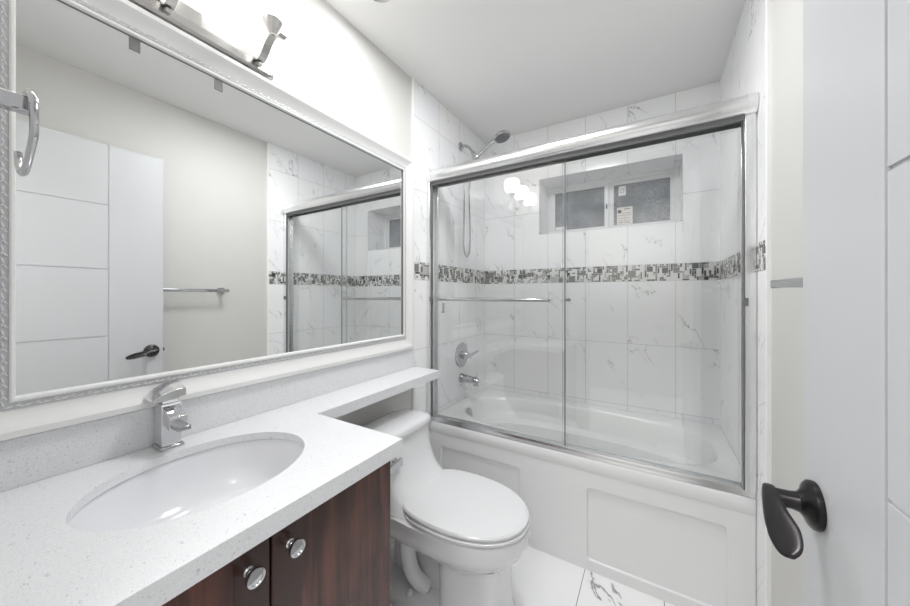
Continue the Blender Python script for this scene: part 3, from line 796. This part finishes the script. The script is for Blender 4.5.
tube(bm, [(VX+.118, 2.025, .693), (VX+.118, 2.025, .662)], [.021, .018], 20)
link('spout_body', bm, M['chrome'], ts, smooth=True, angle=45)
bm = B(); tube(bm, [(VX+.122, 2.025, .712), (VX+.122, 2.025, .728)], [.004, .006], 10); link('diverter_knob', bm, M['chrome'], ts, smooth=True, angle=45)
hs = thing('hand_shower', 'chrome hand shower with round head and looped hose above the rail', 'shower head', (VX, 2.02, 2.34))
bm = B(); lathe(bm, [(0, 0), (.030, 0), (.031, .004), (.022, .012), (0, .014)], (VX, 2.018, 2.345), (1, 0, 0), 28); link('wall_flange', bm, M['chrome'], hs, smooth=True, angle=40)
bm = B(); tube(bm, smooth_path([(VX+.005, 2.018, 2.345), (.05, 2.018, 2.343), (.085, 2.016, 2.315), (.112, 2.014, 2.275)], 6), .0095, 14); link('shower_arm', bm, M['chrome'], hs, smooth=True)
bm = B(); lathe(bm, [(0, 0), (.014, 0), (.017, .008), (.015, .02), (.017, .03), (.013, .040), (0, .041)], (.108, 2.014, 2.285), (.45, 0, -.9), 20)
lathe(bm, [(0, -.022), (.016, -.02), (.019, -.01), (.019, .016), (.014, .022), (0, .023)], (.132, 2.016, 2.238), (.75, .05, .62), 20)
link('bracket', bm, M['chrome'], hs, smooth=True, angle=45)
bm = B(); tube(bm, smooth_path([(.118, 2.014, 2.222), (.150, 2.018, 2.252), (.20, 2.028, 2.293), (.25, 2.038, 2.330), (.278, 2.044, 2.348)], 6), [.010]*8+[.0115]*10+[.014]*7, 14)
wand = link('wand', bm, M['chrome'], hs, smooth=True)
ax = (.30, -.05, -.95)
bm = B(); lathe(bm, [(0, -.022), (.022, -.022), (.045, -.012), (.056, .0), (.058, .008), (.054, .013), (0, .013)], (.312, 2.050, 2.358), ax, 32); link('spray_head', bm, M['chrome'], wand, smooth=True, angle=40)
A_ = Vector(ax).normalized()
bm = B(); lathe(bm, [(0, .0155), (.046, .015), (.050, .0132), (0, .0132)], (.312, 2.050, 2.358), ax, 32); link('spray_face', bm, M['rubber'], wand, smooth=True)['label'] = 'dark grey nozzle face'
bm = B(); tube(bm, smooth_path([(.116, 2.013, 2.220), (.075, 2.008, 2.17), (.055, 2.000, 2.05), (.052, 1.992, 1.85), (.052, 1.986, 1.68), (.052, 1.995, 1.60), (.052, 2.030, 1.565), (.052, 2.068, 1.60), (.052, 2.080, 1.68), (.052, 2.074, 1.85), (.058, 2.058, 2.05), (.085, 2.032, 2.17), (.112, 2.016, 2.232)], 8), .0065, 12)
link('hose', bm, M['chrome'], hs, smooth=True)

# ================================================================ wall towel bar (right wall, partly behind the door)
wt = thing('wall_towel_bar', 'straight chrome towel bar on the painted wall behind the open door', 'towel bar', (W, .9, 1.322))
bm = B(); box(bm, (1.446, .56, 1.311), (1.462, 1.186, 1.333)); link('bar', bm, M['chrome'], wt, bevel=.005, seg=4)
for y in (.585, 1.160):
    bm = B(); box(bm, (1.461, y-.010, 1.312), (1.513, y+.010, 1.332)); box(bm, (1.512, y-.022, 1.300), (1.5196, y+.022, 1.344)); link('post', bm, M['chrome'], wt, bevel=.002)

# ================================================================ room door, standing open
DX0, DX1, DY0, DY1, DZ0, DZ1 = 1.400, 1.435, .036, .797, .012, 2.116
def door_leaf():
    bm = B(); g = .0028; dp = .003
    GY = .562; hz = [.357, .712, 1.067, 1.434, 1.784]
    ys = [DY0, GY-g, GY+g, DY1]
    # flat face cells with sunk grooves
    def face(y0, y1, z0, z1, x): quad(bm, [(x, y0, z0), (x, y1, z0), (x, y1, z1), (x, y0, z1)])
    face(GY+g, DY1, DZ0, DZ1, DX0); face(GY-g, GY+g, DZ0, DZ1, DX0+dp)
    quad(bm, [(DX0, GY-g, DZ0), (DX0+dp, GY-g, DZ0), (DX0+dp, GY-g, DZ1), (DX0, GY-g, DZ1)])
    quad(bm, [(DX0, GY+g, DZ0), (DX0+dp, GY+g, DZ0), (DX0+dp, GY+g, DZ1), (DX0, GY+g, DZ1)])
    z = DZ0
    for h in hz:
        face(DY0, GY-g, z, h-g, DX0); face(DY0, GY-g, h-g, h+g, DX0+dp)
        for q in (h-g, h+g): quad(bm, [(DX0, DY0, q), (DX0, GY-g, q), (DX0+dp, GY-g, q), (DX0+dp, DY0, q)])
        z = h+g
    face(DY0, GY-g, z, DZ1, DX0)
    box(bm, (DX0+dp+.0005, DY0, DZ0), (DX1, DY1, DZ1))
    quad(bm, [(DX0, DY1, DZ0), (DX0+dp+.0005, DY1, DZ0), (DX0+dp+.0005, DY1, DZ1), (DX0, DY1, DZ1)])
    quad(bm, [(DX0, DY0, DZ1), (DX0, DY1, DZ1), (DX0+dp+.0005, DY1, DZ1), (DX0+dp+.0005, DY0, DZ1)])
    return bm
dr = struct('door_1', door_leaf(), M['door'])
HY, HZ = .741, .960
bm = B(); lathe(bm, [(0, 0), (.0355, 0), (.0365, .003), (.036, .008), (.031, .0125), (.022, .016), (.017, .020), (.0155, .022), (0, .022)], (DX0, HY, HZ), (-1, 0, 0), 40)
rose = struct('handle_rose', bm, M['black_metal'], dr, smooth=True, angle=35)
bm = B()
tube(bm, [(DX0-.021, HY, HZ), (DX0-.030, HY, HZ), (DX0-.050, HY, HZ)], [.0155, .0135, .0135], 22)
# paddle lever sweeping back from the neck towards the hinge side
def paddle():
    C_ = smooth_path([(DX0-.050, HY+.014, HZ+.002), (DX0-.054, HY+.004, HZ+.002), (DX0-.058, HY-.022, HZ+.000), (DX0-.060, HY-.055, HZ-.006), (DX0-.059, HY-.092, HZ-.014), (DX0-.061, HY-.125, HZ-.021)], 10)
    n = len(C_); rings = []; K_ = 28
    for i, p in enumerate(C_):
        t = (C_[min(i+1, n-1)]-C_[max(i-1, 0)]).normalized(); s_ = i/(n-1)
        up = Vector((.45+.45*s_, 0, .85-.25*s_)); up = (up-t*up.dot(t)).normalized(); sd_ = t.cross(up)
        hw = .0105+(.0205-.0105)*min(1, s_/.75)**1.3
        if s_ > .72: hw *= math.sqrt(max(0.02, 1-((s_-.72)/.285)**2))
        if s_ < .06: hw *= .9
        th = .0095*(1-s_)**1.4+.0032
        rings.append([p+up*hw*math.cos(2*PI*k/K_)+sd_*th*math.sin(2*PI*k/K_) for k in range(K_)])
    loft(bm, rings)
paddle()
link('lever', bm, M['black_metal'], rose, smooth=True, angle=50)
bm = B(); box(bm, (DX0+.006, DY1, HZ-.028), (DX1-.006, DY1+.0012, HZ+.028)); box(bm, (DX0+.012, DY1+.0012, HZ-.010), (DX1-.012, DY1+.010, HZ+.010))
link('latch_plate', bm, M['black_metal'], dr)
bm = B()
for z in (.25, 1.05, 1.87): tube(bm, [(DX0-.004, DY0-.004, z-.05), (DX0-.004, DY0-.004, z+.05)], .006, 12)
link('hinge', bm, M['black_metal'], dr, smooth=True)

# ================================================================ ceiling fixture
dl = thing('recessed_ceiling_light', 'small round white ceiling light with grey rim at the top edge', 'ceiling light', (.232, .972, H))
bm = B(); lathe(bm, [(.048, -.001), (.060, -.0015), (.060, -.006), (.056, -.008), (.048, -.006)], (.232, .972, H), (0, 0, 1), 36); link('rim', bm, M['nickel'], dl, smooth=True, angle=40)
bm = B(); lathe(bm, [(0, -.0045), (.0478, -.0045), (.0478, -.001), (0, -.001)], (.232, .972, H), (0, 0, 1), 36); link('diffuser', bm, M['plastic'], dl)
